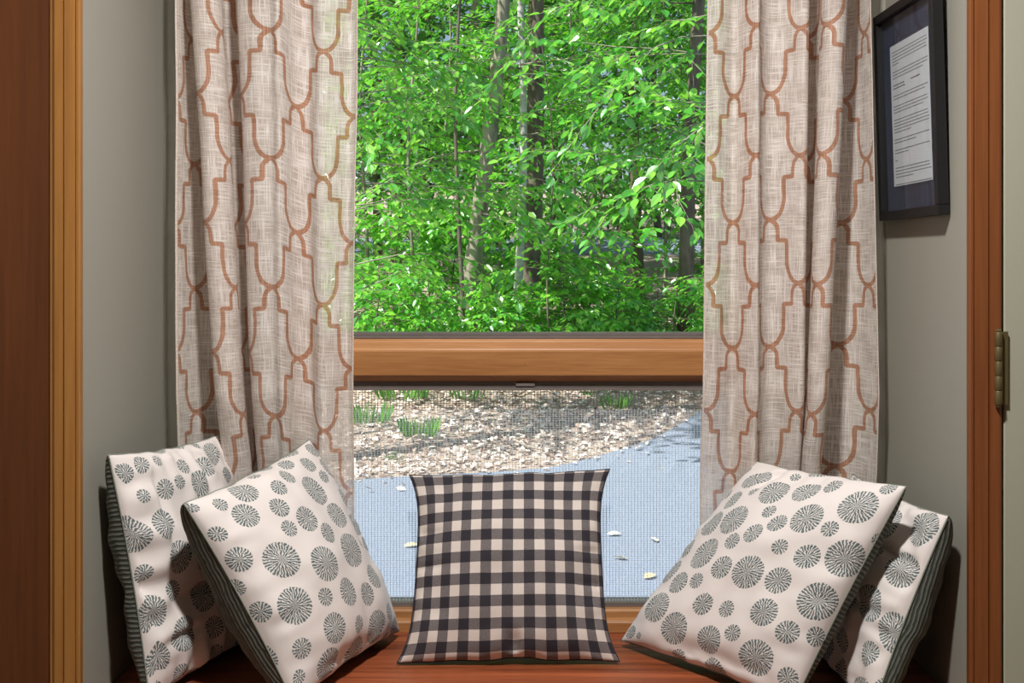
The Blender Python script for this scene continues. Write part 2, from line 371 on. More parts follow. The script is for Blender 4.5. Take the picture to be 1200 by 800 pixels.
tm.build('printed_text', m_plain('ink', srgb(70, 72, 86), .7), pap)
MB().box(-.0125, -.0115, -FW+FB, FW-FB, FB, 2*FH-FB).build('glass', M_GLASS, pf)

# ------------------------------------------------------------------ pillows
def fabric_bump(k, uv, sc=900): return k.noise(k.scale(uv, (sc, sc, 1)), 1.0, 1)
def m_dots():
    k = NT('white_cotton_with_dot_print'); uv = k.uv(); at = k.attr('dot'); sp = k.n('ShaderNodeSeparateXYZ'); k.put(sp.inputs[0], at.outputs['Vector'])
    q = k.n('ShaderNodeSeparateXYZ'); k.put(q.inputs[0], uv)
    dx = k.math('SUBTRACT', q.outputs[0], sp.outputs[0]); dy = k.math('SUBTRACT', q.outputs[1], sp.outputs[1])
    dist = k.math('SQRT', k.math('ADD', k.math('MULTIPLY', dx, dx), k.math('MULTIPLY', dy, dy)))
    ang = k.math('ARCTAN2', dy, dx)
    rag = k.noise(k.scale(uv, (1, 1, 1)), 240, 2)
    R = sp.outputs[2]
    rr = k.math('DIVIDE', dist, k.math('MAXIMUM', R, .001))
    rr2 = k.math('ADD', rr, k.math('MULTIPLY', k.math('SUBTRACT', rag, .5), .16))
    inside = k.math('LESS_THAN', rr2, 1.0)
    # radiating strokes: fine waves over the angle, broken up with noise; two rings of different count
    nz = k.noise(uv, 160, 2)
    ph = k.math('MULTIPLY_ADD', nz, 9.0, k.math('MULTIPLY', R, 700))
    cnt2 = k.math('ROUND', k.math('MULTIPLY', R, 480)); cnt = k.math('MULTIPLY', cnt2, 2.0)
    st1 = k.math('SINE', k.math('ADD', k.math('MULTIPLY', ang, cnt), ph)); st2 = k.math('SINE', k.math('ADD', k.math('MULTIPLY', ang, cnt2), ph))
    sel = k.math('GREATER_THAN', rr, .5)
    st = k.math('ADD', k.math('MULTIPLY', st1, sel), k.math('MULTIPLY', st2, k.math('SUBTRACT', 1.0, sel)))
    brk = k.noise(uv, 300, 2)
    ink = k.math('GREATER_THAN', k.math('ADD', st, k.math('MULTIPLY', k.math('SUBTRACT', brk, .5), 1.8)), -.18)
    ink = k.math('MULTIPLY', ink, inside)
    halo = k.mix(inside, srgb(234, 226, 222), srgb(222, 218, 214))
    c = k.mix(ink, halo, srgb(98, 110, 111))
    return k.done(k.pbr(c, .85, spec=.2, normal=k.bump(fabric_bump(k, uv), .12, .0006), sheen=.15))
def m_cord(ax):
    k = NT('dark_grey_green_ribbed_cloth'); uv = k.uv(); q = k.n('ShaderNodeSeparateXYZ'); k.put(q.inputs[0], uv)
    nz = k.noise(uv, 30, 2)
    s = k.math('SINE', k.math('MULTIPLY_ADD', q.outputs[ax], 2*PI/.0085, k.math('MULTIPLY', nz, 5.0)))
    br = k.noise(k.scale(uv, (60, 500, 1) if ax else (500, 60, 1)), 1, 2)
    f = k.math('MULTIPLY', k.math('GREATER_THAN', s, .35), k.math('GREATER_THAN', br, .42))
    c = k.mix(f, srgb(86, 92, 88), srgb(134, 140, 131))
    return k.done(k.pbr(c, .9, spec=.15, normal=k.bump(s, .35, .0012)))
def m_check():
    k = NT('charcoal_and_cream_gingham'); uv = k.uv(); q = k.n('ShaderNodeSeparateXYZ'); k.put(q.inputs[0], uv)
    p = .0425
    a = k.math('LESS_THAN', k.math('FRACT', k.math('MULTIPLY_ADD', q.outputs[0], 1/p, .30)), .5)
    b_ = k.math('LESS_THAN', k.math('FRACT', k.math('MULTIPLY_ADD', q.outputs[1], 1/p, .16)), .5)
    tw = k.noise(k.scale(uv, (700, 700, 1)), 1.0, 2, .7)
    s = k.math('ADD', a, b_)
    one = k.ramp(tw, [(.40, srgb(74, 70, 74)), (.60, srgb(146, 138, 136))])
    two = k.ramp(tw, [(.35, srgb(44, 42, 48)), (.65, srgb(66, 62, 68))])
    zero = k.ramp(tw, [(.35, srgb(208, 196, 188)), (.65, srgb(230, 220, 212))])
    c = k.mix(k.math('GREATER_THAN', s, .5), zero, one); c = k.mix(k.math('GREATER_THAN', s, 1.5), c, two)
    return k.done(k.pbr(c, .9, spec=.15, normal=k.bump(tw, .2, .0008)))
M_DOT, M_CORD, M_CORDU, M_CHECK = m_dots(), m_cord(1), m_cord(0), m_check()

def pillow_point(u, v, side, p):
    """u, v in -1..1; side -1 front, +1 back; local x across, y depth, z up"""
    a, b_, Hf, Hb, pin = p['a'], p['b'], p['hf'], p['hb'], p['pin']
    pe = p.get('pe', 2); uu = u*(1-pin*(1-abs(v)**pe)*abs(u)**1.5); vv = v*(1-p.get('pinv', pin)*(1-abs(u)**pe)*abs(v)**1.5)
    e = max(0, (1-u*u))*max(0, (1-v*v)); c = min(1, (1-abs(u))*(1-abs(v))*18)
    y = (Hf if side < 0 else Hb)*e**(p.get('pw', .46) if side < 0 else p.get('pwb', .40))
    s = p['seed']
    y += c*e**.25*(mnoise.noise(Vector((u*1.7+s, v*1.7, s)))*.016*p['wr']+mnoise.noise(Vector((u*4.5, v*4.5+s, s+4)))*.006*p['wr'])
    for (eu, fq, ax) in ((1-abs(u), v, 0), (1-abs(v), u, 1)):      # puckers running in from the seams
        y += c*math.exp(-eu*5)*mnoise.noise(Vector((fq*7+s*3, (u if ax == 0 else v)*1.2, s)))*.014*(p['wr'] if side < 0 else .5)
    for (cu, cv, ru, rv, dep) in p.get('dents', ()):
        if side < 0: y -= dep*math.exp(-((u-cu)/ru)**2-((v-cv)/rv)**2)*c
    TL, TR, BR, BL = p['q']
    fu, fv = (uu+1)/2, (vv+1)/2
    base = (BL*(1-fu)+BR*fu)*(1-fv)+(TL*(1-fu)+TR*fu)*fv
    P = base+p['n']*(y if side < 0 else -y)
    P.z += p.get('tdip', 0)*(1-u*u)*max(0, v)**3+p.get('bdip', 0)*math.exp(-((u-.05)/.2)**2)*max(0, -v)**5
    P.z += .004*mnoise.noise(Vector((u*5, s, 2)))*abs(v)**4*(1-u*u)
    zmin = .4512-p['o'].z
    if P.z < zmin+.008: P.z = zmin+.008*math.exp((P.z-zmin-.008)/.008)
    lim = p.get('xlim')
    if lim:
        if lim[0] < 0: P.x = max(P.x, lim[0]-p['o'].x)
        else: P.x = min(P.x, lim[0]-p['o'].x)
    return P
def grid_vals(n):
    t = np.linspace(-1, 1, n+1); return np.sign(t)*(1-(1-np.abs(t))**1.35)
def arc_uv(P, n):
    """fabric coordinates: lengths measured over the cushion from its middle lines"""
    P = np.array(P, float).reshape(n, n, 3); c = n//2
    U = np.concatenate([np.zeros((n, 1)), np.cumsum(np.linalg.norm(np.diff(P, axis=1), axis=2), axis=1)], 1); U -= U[:, c:c+1]
    W = np.concatenate([np.zeros((1, n)), np.cumsum(np.linalg.norm(np.diff(P, axis=0), axis=2), axis=0)], 0); W -= W[c:c+1, :]
    return np.c_[U.ravel(), W.ravel()]
def cover(name, p, side, mat, parent, n=84, dots=None):
    g = grid_vals(n); V = []; UV = []
    for v in g:
        for u in g:
            V.append(pillow_point(u, v, side, p)); UV.append((u*p['a'], v*p['b']))
    N = n+1; F = []
    for j in range(n):
        for i in range(n):
            q = (j*N+i, j*N+i+1, (j+1)*N+i+1, (j+1)*N+i); F.append(q if side < 0 else q[::-1])
    o = mesh_obj(name, V, F, mat, parent, True)
    ul = o.data.uv_layers.new(name='UVMap'); li = np.zeros(len(o.data.loops), int); o.data.loops.foreach_get('vertex_index', li)
    UV = arc_uv([tuple(q) for q in V], N) if mat != M_CHECK else np.array(UV)
    ul.data.foreach_set('uv', UV[li].ravel())
    if dots is not None:
        D = np.array(dots); cen = UV[np.array(F)].mean(1)
        dd = np.hypot(cen[:, None, 0]-D[None, :, 0], cen[:, None, 1]-D[None, :, 1])-D[None, :, 2]
        at = o.data.attributes.new('dot', 'FLOAT_VECTOR', 'FACE'); at.data.foreach_set('vector', D[dd.argmin(1)].ravel())
    return o
def seam(p, parent, mat):
    pts = []
    n = 60
    for k_ in range(4*n):
        s_, t_ = divmod(k_, n); t_ = -1+2*t_/n
        u, v = ((t_, -1), (1, t_), (-t_, 1), (-1, -t_))[s_]
        pts.append(pillow_point(u, v, -1, p))
    pts.append(pts[0])
    return MB().tube(pts, .0016, 5).build('seam', mat, parent, True)
def fill_dots(seed, a, given=(), tries=900):
    r = random.Random(seed); D = [tuple(g) for g in given]
    for rad in [.030]*90+[.023]*200+[.0165]*350+[.012]*500:
        x, y = r.uniform(-a, a), r.uniform(-a, a); rr = rad*r.uniform(.88, 1.1)
        if all(math.hypot(x-d[0], y-d[1]) > rr+d[2]+.011 for d in D): D.append((x, y, rr))
    return D
def quad(p, *cs):
    cs = [Vector(c) for c in cs]; o = sum(cs, Vector())/4; o.z = .45
    p['o'] = o; p['q'] = [c-o for c in cs]; TL, TR, BR, BL = p['q']
    p['n'] = ((TR-TL)+(BR-BL)).cross((TL-BL)+(TR-BR)).normalized(); return p
def pillow(label, p, mat_front, mat_back, dots=None, group=None):
    e_ = empty('throw_pillow', p['o'])
    tag(e_, label, 'pillow', group)
    cover('front_cover', p, -1, mat_front, e_, dots=dots); cover('back_cover', p, 1, mat_back, e_)
    seam(p, e_, mat_back)
    return e_
PFL = quad(dict(a=.212, b=.212, hf=.078, hb=.112, pwb=.33, pin=.05, seed=1.3, wr=.8, dents=((-.2, -.9, .5, .08, .008), (.75, -.3, .1, .5, .006))), (-.580, -.435, .808), (-.436, -.075, .858), (-.2565, -.052, .465), (-.395, -.418, .460))
PFR = quad(dict(a=.216, b=.216, hf=.070, hb=.070, pin=.03, pwb=.36, seed=7.7, wr=.8, dents=((-.42, .93, .07, .22, .022), (-.2, .86, .5, .06, .006), (.2, -.88, .5, .07, .008))), (.468, -.068, .813), (.648, -.435, .837), (.461, -.418, .460), (.192, -.111, .465))
PRL = quad(dict(a=.212, b=.212, hf=.050, hb=.075, pin=.05, pwb=.34, seed=4.1, wr=1.5, dents=((0, -.28, .55, .06, .012), (-.55, .5, .06, .35, .012), (.2, .78, .05, .2, .018), (-.5, -.6, .4, .05, .01), (.0, .45, .06, .3, .01)), xlim=(-.751,)), (-.720, -.402, .885), (-.614, -.058, .869), (-.540, -.065, .460), (-.648, -.405, .460))
PRR = quad(dict(a=.205, b=.190, hf=.045, hb=.085, pin=.05, pwb=.34, seed=9.2, wr=1.5, dents=((.55, -.15, .3, .06, .012), (.6, .45, .25, .05, .01)), xlim=(.751,)), (.668, -.060, .785), (.715, -.449, .790), (.584, -.455, .460), (.550, -.065, .460))
PCK = quad(dict(a=.210, b=.190, hf=.062, hb=.055, pin=.125, pinv=.025, pe=4, seed=2.6, wr=.9, bdip=.005, pw=.5, dents=((-.88, -.05, .22, .035, .012), (-.85, .3, .2, .04, .008), (.9, .08, .22, .035, .012), (.88, -.25, .2, .04, .01), (.05, -.85, .06, .12, .016))), (-.236, -.050, .782), (.174, -.050, .794), (.181, -.205, .457), (-.243, -.210, .455))
G = 'white dotted throw pillows with dark ribbed backs'
#DOTS_BEGIN
DOTS_FL = [(-0.1985, 0.1892, 0.0115), (-0.1520, 0.1749, 0.0140), (-0.1247, 0.1373, 0.0246), (-0.0253, 0.1587, 0.0167), (-0.0904, 0.1808, 0.0248), (0.0664, 0.1227, 0.0321), (-0.0569, 0.1247, 0.0196), (-0.0163, 0.0828, 0.0253), (0.0829, 0.0604, 0.0264), (0.1683, 0.0836, 0.0219), (0.1254, 0.1383, 0.0144), (0.1083, 0.1745, 0.0179), (0.1693, 0.1975, 0.0178), (0.1716, 0.1505, 0.0233), (-0.0666, 0.0821, 0.0165), (-0.1906, 0.1278, 0.0153), (-0.1831, 0.0720, 0.0231), (-0.1180, 0.0383, 0.0340), (-0.0401, -0.0047, 0.0340), (0.0163, 0.0408, 0.0204), (0.0687, -0.0111, 0.0340), (0.1616, 0.0244, 0.0235), (0.1722, -0.0196, 0.0158), (0.1100, -0.0800, 0.0250), (-0.1413, -0.0444, 0.0340), (-0.0733, -0.0584, 0.0170), (-0.0106, -0.0731, 0.0275), (0.0600, -0.1008, 0.0231), (-0.2014, -0.0271, 0.0193), (-0.0797, -0.1166, 0.0282), (-0.0074, -0.1399, 0.0172), (0.0686, -0.1727, 0.0340), (0.1279, -0.1607, 0.0181), (-0.1600, -0.1185, 0.0188), (-0.1089, -0.1735, 0.0298), (-0.0150, -0.1978, 0.0339), (-0.1798, -0.1613, 0.0122)]
DOTS_FR = [(-0.1325, 0.1735, 0.0271), (-0.0310, 0.1451, 0.0286), (0.0340, 0.1624, 0.0262), (0.0785, 0.1843, 0.0174), (-0.0302, 0.1969, 0.0097), (-0.1342, 0.1151, 0.0225), (-0.0736, 0.0705, 0.0324), (-0.1396, 0.0566, 0.0289), (-0.0046, 0.1031, 0.0142), (0.0338, 0.0834, 0.0188), (0.0000, 0.0522, 0.0202), (0.0842, 0.1059, 0.0304), (0.1373, 0.0979, 0.0154), (0.1581, 0.1522, 0.0340), (0.1824, 0.2018, 0.0138), (-0.0385, 0.0279, 0.0169), (-0.0969, -0.0083, 0.0340), (0.0699, 0.0409, 0.0152), (0.1257, 0.0385, 0.0232), (0.1870, 0.0571, 0.0340), (-0.0276, -0.0262, 0.0232), (0.0338, -0.0212, 0.0323), (0.0976, -0.0180, 0.0250), (-0.1767, -0.0591, 0.0279), (-0.1161, -0.0780, 0.0234), (-0.0721, -0.0642, 0.0163), (0.1807, -0.0310, 0.0340), (-0.1346, -0.1379, 0.0319), (-0.0278, -0.1028, 0.0218), (0.0276, -0.0979, 0.0166), (0.1025, -0.0805, 0.0262), (-0.0697, -0.1652, 0.0325), (-0.1562, -0.2047, 0.0077), (-0.1844, -0.2039, 0.0145), (0.0185, -0.1638, 0.0283), (0.0629, -0.1348, 0.0162), (0.1585, -0.0994, 0.0210), (0.2055, -0.0881, 0.0173), (0.1214, -0.1634, 0.0340), (-0.0482, -0.2185, 0.0159), (0.0387, -0.2191, 0.0245), (0.1881, -0.1749, 0.0187), (-0.1770, -0.0034, 0.0218)]
DOTS_RL = [(-0.1656, 0.1886, 0.0182), (-0.1253, 0.1953, 0.0167), (-0.1494, 0.1404, 0.0134), (-0.0823, 0.1368, 0.0189), (-0.0441, 0.1431, 0.0138), (-0.0152, 0.1708, 0.0155), (0.0539, 0.1602, 0.0205), (0.1015, 0.1791, 0.0247), (0.1265, 0.1291, 0.0166), (0.0092, 0.1314, 0.0249), (-0.1880, 0.0743, 0.0334), (-0.1186, 0.0793, 0.0294), (-0.0918, 0.0115, 0.0300), (-0.1714, 0.0019, 0.0168), (-0.1087, -0.0467, 0.0190), (-0.1629, -0.0757, 0.0303), (-0.1002, -0.1302, 0.0340), (-0.1665, -0.1587, 0.0253), (-0.1207, -0.2033, 0.0198), (-0.0267, -0.0814, 0.0308), (0.1669, 0.2054, 0.0173)]
DOTS_RR = [(0.1627, 0.1490, 0.0340), (0.1598, 0.0650, 0.0340), (0.1245, -0.0172, 0.0331), (0.1927, -0.0407, 0.0331), (0.1579, -0.0963, 0.0224), (0.0621, -0.1084, 0.0244), (0.0750, -0.1694, 0.0319)]
DOTS_FL, DOTS_FR, DOTS_RL, DOTS_RR = fill_dots(1, .27, DOTS_FL), fill_dots(2, .27, DOTS_FR), fill_dots(3, .27, DOTS_RL), fill_dots(4, .27, DOTS_RR)
#DOTS_END
pillow('white dotted pillow in front on the left, overlapping another dotted pillow', PFL, M_DOT, M_CORDU, DOTS_FL, G)
pillow('white dotted pillow in front on the right, below the framed notice', PFR, M_DOT, M_CORD, DOTS_FR, G)
pillow('creased white dotted pillow against the left wall, behind another', PRL, M_DOT, M_CORD, DOTS_RL, G)
pillow('white dotted pillow against the right wall, mostly hidden behind another', PRR, M_DOT, M_CORDU, DOTS_RR, G)
pillow('charcoal and cream gingham pillow leaning at the centre of the window', PCK, M_CHECK, M_CHECK)

# ------------------------------------------------------------------ outdoors
def gz(x, y):   # ground height
    d = y+2.335
    return -.4+max(0, d-8.6)*.10+(.03*mnoise.noise(Vector((x*.6, y*.6, 0))) if d > 8.6 else 0)
def m_ground():
    k = NT('forest_floor'); o = k.obj(); f = k.noise(o, 9, 5, .7); f2 = k.noise(o, 60, 3)
    c = k.ramp(f, [(.3, srgb(128, 112, 102)), (.5, srgb(184, 166, 154)), (.7, srgb(214, 200, 190))])
    return k.done(k.pbr(k.mix(f2, c, srgb(168, 150, 136)), .95, spec=.1, normal=k.bump(f2, .6, .02)))
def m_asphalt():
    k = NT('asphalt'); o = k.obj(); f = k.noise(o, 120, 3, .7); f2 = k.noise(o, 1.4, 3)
    c = k.ramp(f, [(.3, srgb(106, 120, 144)), (.7, srgb(160, 174, 198))])  # bluish cast of sky light and white balance put into the colour
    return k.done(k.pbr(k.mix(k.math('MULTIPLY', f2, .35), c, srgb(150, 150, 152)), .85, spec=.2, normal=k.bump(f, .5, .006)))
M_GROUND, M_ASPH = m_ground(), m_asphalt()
nx, ny = 60, 60; V = []; F = []
for j in range(ny+1):
    for i in range(nx+1):
        x = -22+44*i/nx; y = .17+60*(j/ny)**1.3; V.append((x, y, gz(x, y)))
for j in range(ny):
    for i in range(nx): F.append((j*(nx+1)+i, j*(nx+1)+i+1, (j+1)*(nx+1)+i+1, (j+1)*(nx+1)+i))
o = mesh_obj('ground', V, F, M_GROUND, None, True); o['kind'] = 'structure'
def edge_y(x): return 6.2+.35*max(-4, min(x, 2.2))+.5*max(0, min(x, 2.2))**2+.10*mnoise.noise(Vector((x*1.3, 3.3, 0)))+.04*mnoise.noise(Vector((x*6, 1.3, 0)))
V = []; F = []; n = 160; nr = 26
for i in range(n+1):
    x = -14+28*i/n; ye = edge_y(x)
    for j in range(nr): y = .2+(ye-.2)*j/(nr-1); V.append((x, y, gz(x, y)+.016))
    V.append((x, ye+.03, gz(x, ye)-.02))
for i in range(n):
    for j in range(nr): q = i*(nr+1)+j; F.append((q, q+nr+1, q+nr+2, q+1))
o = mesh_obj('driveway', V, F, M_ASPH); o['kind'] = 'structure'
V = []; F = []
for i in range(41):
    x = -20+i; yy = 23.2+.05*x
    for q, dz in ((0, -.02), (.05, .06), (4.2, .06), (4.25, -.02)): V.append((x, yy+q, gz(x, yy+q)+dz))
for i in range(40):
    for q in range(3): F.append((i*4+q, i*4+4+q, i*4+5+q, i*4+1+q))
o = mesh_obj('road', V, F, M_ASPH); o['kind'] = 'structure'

# leaves: six-vertex folded blade, base at origin, pointing +x, normal +z
LEAF = np.array([(0, 0, 0), (1, 0, -.04), (.30, .25, .07), (.68, .21, .05), (.30, -.25, .07), (.68, -.21, .05)])
LEAF_F = np.array([(0, 1, 3, 2), (1, 0, 4, 5)])
def unit(a): return a/np.maximum(1e-9, np.linalg.norm(a, axis=-1, keepdims=True))
def frames(dirs, nors):
    X = unit(dirs); Y = unit(np.cross(nors, X)); Z = np.cross(X, Y); return X, Y, Z
def leaf_mesh(name, pos, dirs, nors, size, tint, mat, parent, wid=1.0):
    X, Y, Z = frames(dirs, nors); n = len(pos); T_ = LEAF*np.array([1, wid, 1])
    V = pos[:, None, :]+size[:, None, None]*(T_[None, :, 0:1]*X[:, None]+T_[None, :, 1:2]*Y[:, None]+T_[None, :, 2:3]*Z[:, None])
    V = V.reshape(-1, 3); Fq = (LEAF_F[None]+6*np.arange(n)[:, None, None]).reshape(-1, 4)
    me = bpy.data.meshes.new(name); me.vertices.add(len(V)); me.vertices.foreach_set('co', V.ravel().astype(np.float32))
    me.loops.add(Fq.size); me.loops.foreach_set('vertex_index', Fq.ravel().astype(np.int32))
    me.polygons.add(len(Fq)); me.polygons.foreach_set('loop_start', (np.arange(len(Fq))*4).astype(np.int32))
    me.update(); me.validate()
    at = me.attributes.new('tint', 'FLOAT', 'POINT'); at.data.foreach_set('value', np.repeat(tint, 6).astype(np.float32))
    me.materials.append(mat); o = bpy.data.objects.new(name, me); col.objects.link(o); o.parent = parent
    return o
def m_leaf(name, stops, trans=.5, obj_random=False):
    k = NT(name)
    f = k.n('ShaderNodeObjectInfo').outputs['Random'] if obj_random else k.attr('tint').outputs['Fac']
    c = k.ramp(f, stops)
    di = k.n('ShaderNodeBsdfDiffuse'); k.put(di.inputs[0], c)
    tl = k.n('ShaderNodeBsdfTranslucent'); k.put(tl.inputs[0], k.mix(.45, c, srgb(150, 235, 40)))
    gs = k.n('ShaderNodeBsdfGlossy'); gs.inputs[1].default_value = .28; gs.inputs[0].default_value = (.9, .95, 1, 1)
    m1 = k.n('ShaderNodeMixShader'); m1.inputs[0].default_value = trans; k.put(m1.inputs[1], di.outputs[0]); k.put(m1.inputs[2], tl.outputs[0])
    m2 = k.n('ShaderNodeMixShader'); m2.inputs[0].default_value = .09; k.put(m2.inputs[1], m1.outputs[0]); k.put(m2.inputs[2], gs.outputs[0])
    return k.done(m2.outputs[0])
GREENS = [(0, srgb(60, 140, 50)), (.5, srgb(98, 188, 62)), (1, srgb(164, 226, 86))]
M_LEAF = m_leaf('beech_leaf', GREENS)
M_LEAFO = m_leaf('beech_leaf_single', GREENS, obj_random=True)
M_LEAFD = m_leaf('far_leaf', [(0, srgb(40, 96, 42)), (1, srgb(84, 156, 60))], .35)  # darker copy of the leaf greens, shade of the deep forest put into colour
def m_bark(name, a, b_, sc=(9, 9, 1.6)):
    k = NT(name); o = k.obj(); f = k.noise(k.scale(o, sc), 1, 5, .65); f2 = k.noise(o, 4, 3)
    c = k.ramp(k.math('MULTIPLY_ADD', f2, .4, k.math('MULTIPLY', f, .6)), [(.35, a), (.62, b_)])
    return k.done(k.pbr(c, .9, spec=.15, normal=k.bump(f, .5, .02)))
M_BEECH = m_bark('grey_beech_bark', srgb(112, 104, 92), srgb(176, 168, 152))
M_DARKB = m_bark('dark_bark', srgb(84, 76, 68), srgb(130, 120, 108))
M_BIRCH = m_bark('pale_birch_bark', srgb(150, 146, 140), srgb(226, 224, 220), (5, 5, 16))

def spray(rg, P, az, L, leaf, droop=.15, slope=.05):
    """flat beech twig: returns twig polylines and leaf arrays"""
    lines = []; LP = []; LD = []
    def twig(p0, az, slope, L, lv):
        pts = [np.array(p0)]; st = 6; a = az; s = slope
        for i in range(st):
            a += rg.normal(0, .24); s += -droop*.35+rg.normal(0, .11)
            pts.append(pts[-1]+L/st*np.array([math.cos(a), math.sin(a), s]))
        pts = np.array(pts); lines.append((pts, lv))
        sp = leaf*.62; n = max(2, int(L/sp)); sd_ = 1
        for q in range(n):
            t = (q+.6+rg.uniform(-.2, .2))/n*st
            if lv == 0 and t < st*.3: continue
            i = min(int(t), st-1); p = pts[i]+(pts[i+1]-pts[i])*(t-i); sd_ = -sd_
            b_ = a+sd_*rg.uniform(.5, 1.0) if q < n-1 else a
            LP.append(p); LD.append((math.cos(b_), math.sin(b_), s*.5-rg.uniform(.0, .55)))
        if lv < 2:
            m = 5 if lv == 0 else 2
            for q in range(m):
                t = (q+1.2)/(m+1)*st; i = min(int(t), st-1); p = pts[i]+(pts[i+1]-pts[i])*(t-i)
                twig(p, a+(1 if q % 2 else -1)*rg.uniform(.5, .9), s, L*rg.uniform(.38, .55)*(1-.35*t/st), lv+1)
    twig(P, az, slope, L, 0)
    return lines, LP, LD
LEAF_ME = bpy.data.meshes.new('leaf'); 
LEAF_ME.from_pydata([tuple(p) for p in np.r_[LEAF[:2], [(.15, .16, .05), (.36, .26, .07), (.6, .235, .06), (.82, .12, .02), (.15, -.16, .05), (.36, -.26, .07), (.6, -.235, .06), (.82, -.12, .02), (.5, 0, -.01)]]], [],
    [(0, 10, 3, 2), (10, 4, 3), (10, 1, 5, 4), (10, 0, 6, 7), (10, 7, 8), (1, 10, 8, 9)])
LEAF_ME.materials.append(M_LEAFO)
def view_px(P):
    d = P[:, 1]+2.335; return 615+P[:, 0]/d*FPX, 303-(P[:, 2]-CAM_Z)/d*FPX
def tree(name, label, cat, x, y, height, r0, lean, bark, nspray, zr, L, leaf, group, seed, single=0, az=None, mat=None, branches=True, tip=.35, droop=.15):
    rg = np.random.default_rng(seed); base = gz(x, y)-.03
    t = empty(name, (x, y, base)); tag(t, label, cat, group)
    path = []; rad = []
    for i in range(13):
        f = i/12; w = .06*math.sin(f*7+seed)*min(1, height/4)
        path.append((lean[0]*f*height+w, lean[1]*f*height+w*.5, f*height)); rad.append(r0*(1.18 if i == 0 else 1)*(1-f*(1-tip)))
    MB().tube(path, rad, 10 if r0 > .03 else 6).build('trunk', bark, t, True)
    path = np.array(path); tw = MB(); LP = []; LD = []
    for s in range(nspray):
        z = rg.uniform(*zr); f = z/height*12; i = min(int(f), 11); p = path[i]+(path[i+1]-path[i])*(f-i)
        a = rg.uniform(0, 2*PI) if az is None else rg.normal(az[0], az[1])
        lines, lp, ld = spray(rg, p, a, L*rg.uniform(.6, 1.15), leaf, droop=droop, slope=rg.uniform(.0, .35))
        LP += lp; LD += ld
        for pts, lv in lines:
            r = (.013, .006, .003)[lv]*min(1.0, max(.35, r0/.07))
            tw.tube(pts[:: (1 if lv == 0 else 2)], [r*(1-.7*q/6) for q in range(len(pts[:: (1 if lv == 0 else 2)]))], 4 if lv == 0 else 3)
    if branches: tw.build('branches', bark, t, True)['kind'] = 'stuff'
    LP = np.array(LP); LD = np.array(LD); n = len(LP)
    nor = np.c_[rg.normal(0, .38, n), rg.normal(-.12, .38, n), np.ones(n)]; size = leaf*rg.uniform(.7, 1.2, n); tint = rg.uniform(0, 1, n)
    keep = np.ones(n, bool)
    if single:
        W = LP+np.array([x, y, base]); px, py = view_px(W)
        vis = (px > 425) & (px < 820) & (py > 0) & (py < 385); idx = np.where(vis)[0]
        idx = idx[np.argsort(W[idx, 1])][:single]; keep[idx] = False
        X, Y, Z = frames(LD[idx], nor[idx])
        for j, i in enumerate(idx):
            lo = bpy.data.objects.new('leaf', LEAF_ME); col.objects.link(lo); lo.parent = t
            m = Matrix.Identity(4)
            for q in range(3): m[q][0], m[q][1], m[q][2], m[q][3] = X[j][q]*size[i], Y[j][q]*size[i], Z[j][q]*size[i], LP[i][q]
            lo.matrix_local = m
    fo = leaf_mesh('foliage', LP[keep], LD[keep], nor[keep], size[keep], tint[keep], mat or M_LEAF, t); fo['kind'] = 'stuff'
    return t
def px2x(px, d): return (px-615)*d/FPX
def at(px, d): return px2x(px, d), d-2.335
GT = 'trees beyond the driveway'
# middle distance trunks
x, y = at(548, 13); tree('beech_tree', 'grey beech trunk with pale patches, leaning right, left of centre through the window', 'tree', x, y, 9, .115, (.085, 0), M_BEECH, 34, (1.6, 8.5), 1.9, .10, GT, 11)
x, y = at(606, 13.4); tree('birch_tree', 'slender white birch trunk just right of the leaning beech', 'tree', x, y, 8.5, .06, (.006, 0), M_BIRCH, 14, (3.2, 8), 1.5, .10, GT, 12)
x, y = at(612, 14); tree('dark_tree', 'dark broad trunk directly behind the white birch', 'tree', x, y, 10, .14, (.045, .01), M_DARKB, 26, (2.2, 9.5), 2.0, .10, GT, 13)
x, y = at(536, 12.2); tree('thin_beech', 'thin bare sapling stem left of the leaning beech', 'tree', x, y, 6.5, .03, (.012, .02), M_DARKB, 14, (1.5, 6), 1.3, .10, GT, 14)
x, y = at(746, 17); tree('dark_tree', 'straight dark trunk standing before the far sunlit road', 'tree', x, y, 10, .105, (.002, 0), M_DARKB, 24, (3.0, 9.5), 2.0, .10, GT, 15)
x, y = at(806, 14.5); tree('dark_tree', 'grey trunk beside the edge of the right curtain', 'tree', x, y, 10, .11, (.03, 0), M_DARKB, 26, (2.4, 9.5), 2.0, .10, GT, 16)
x, y = at(468, 19); tree('dark_tree', 'dim narrow trunk deep in the shade on the left', 'tree', x, y, 10, .10, (-.01, 0), M_DARKB, 26, (2.0, 9.5), 2.2, .11, GT, 17)
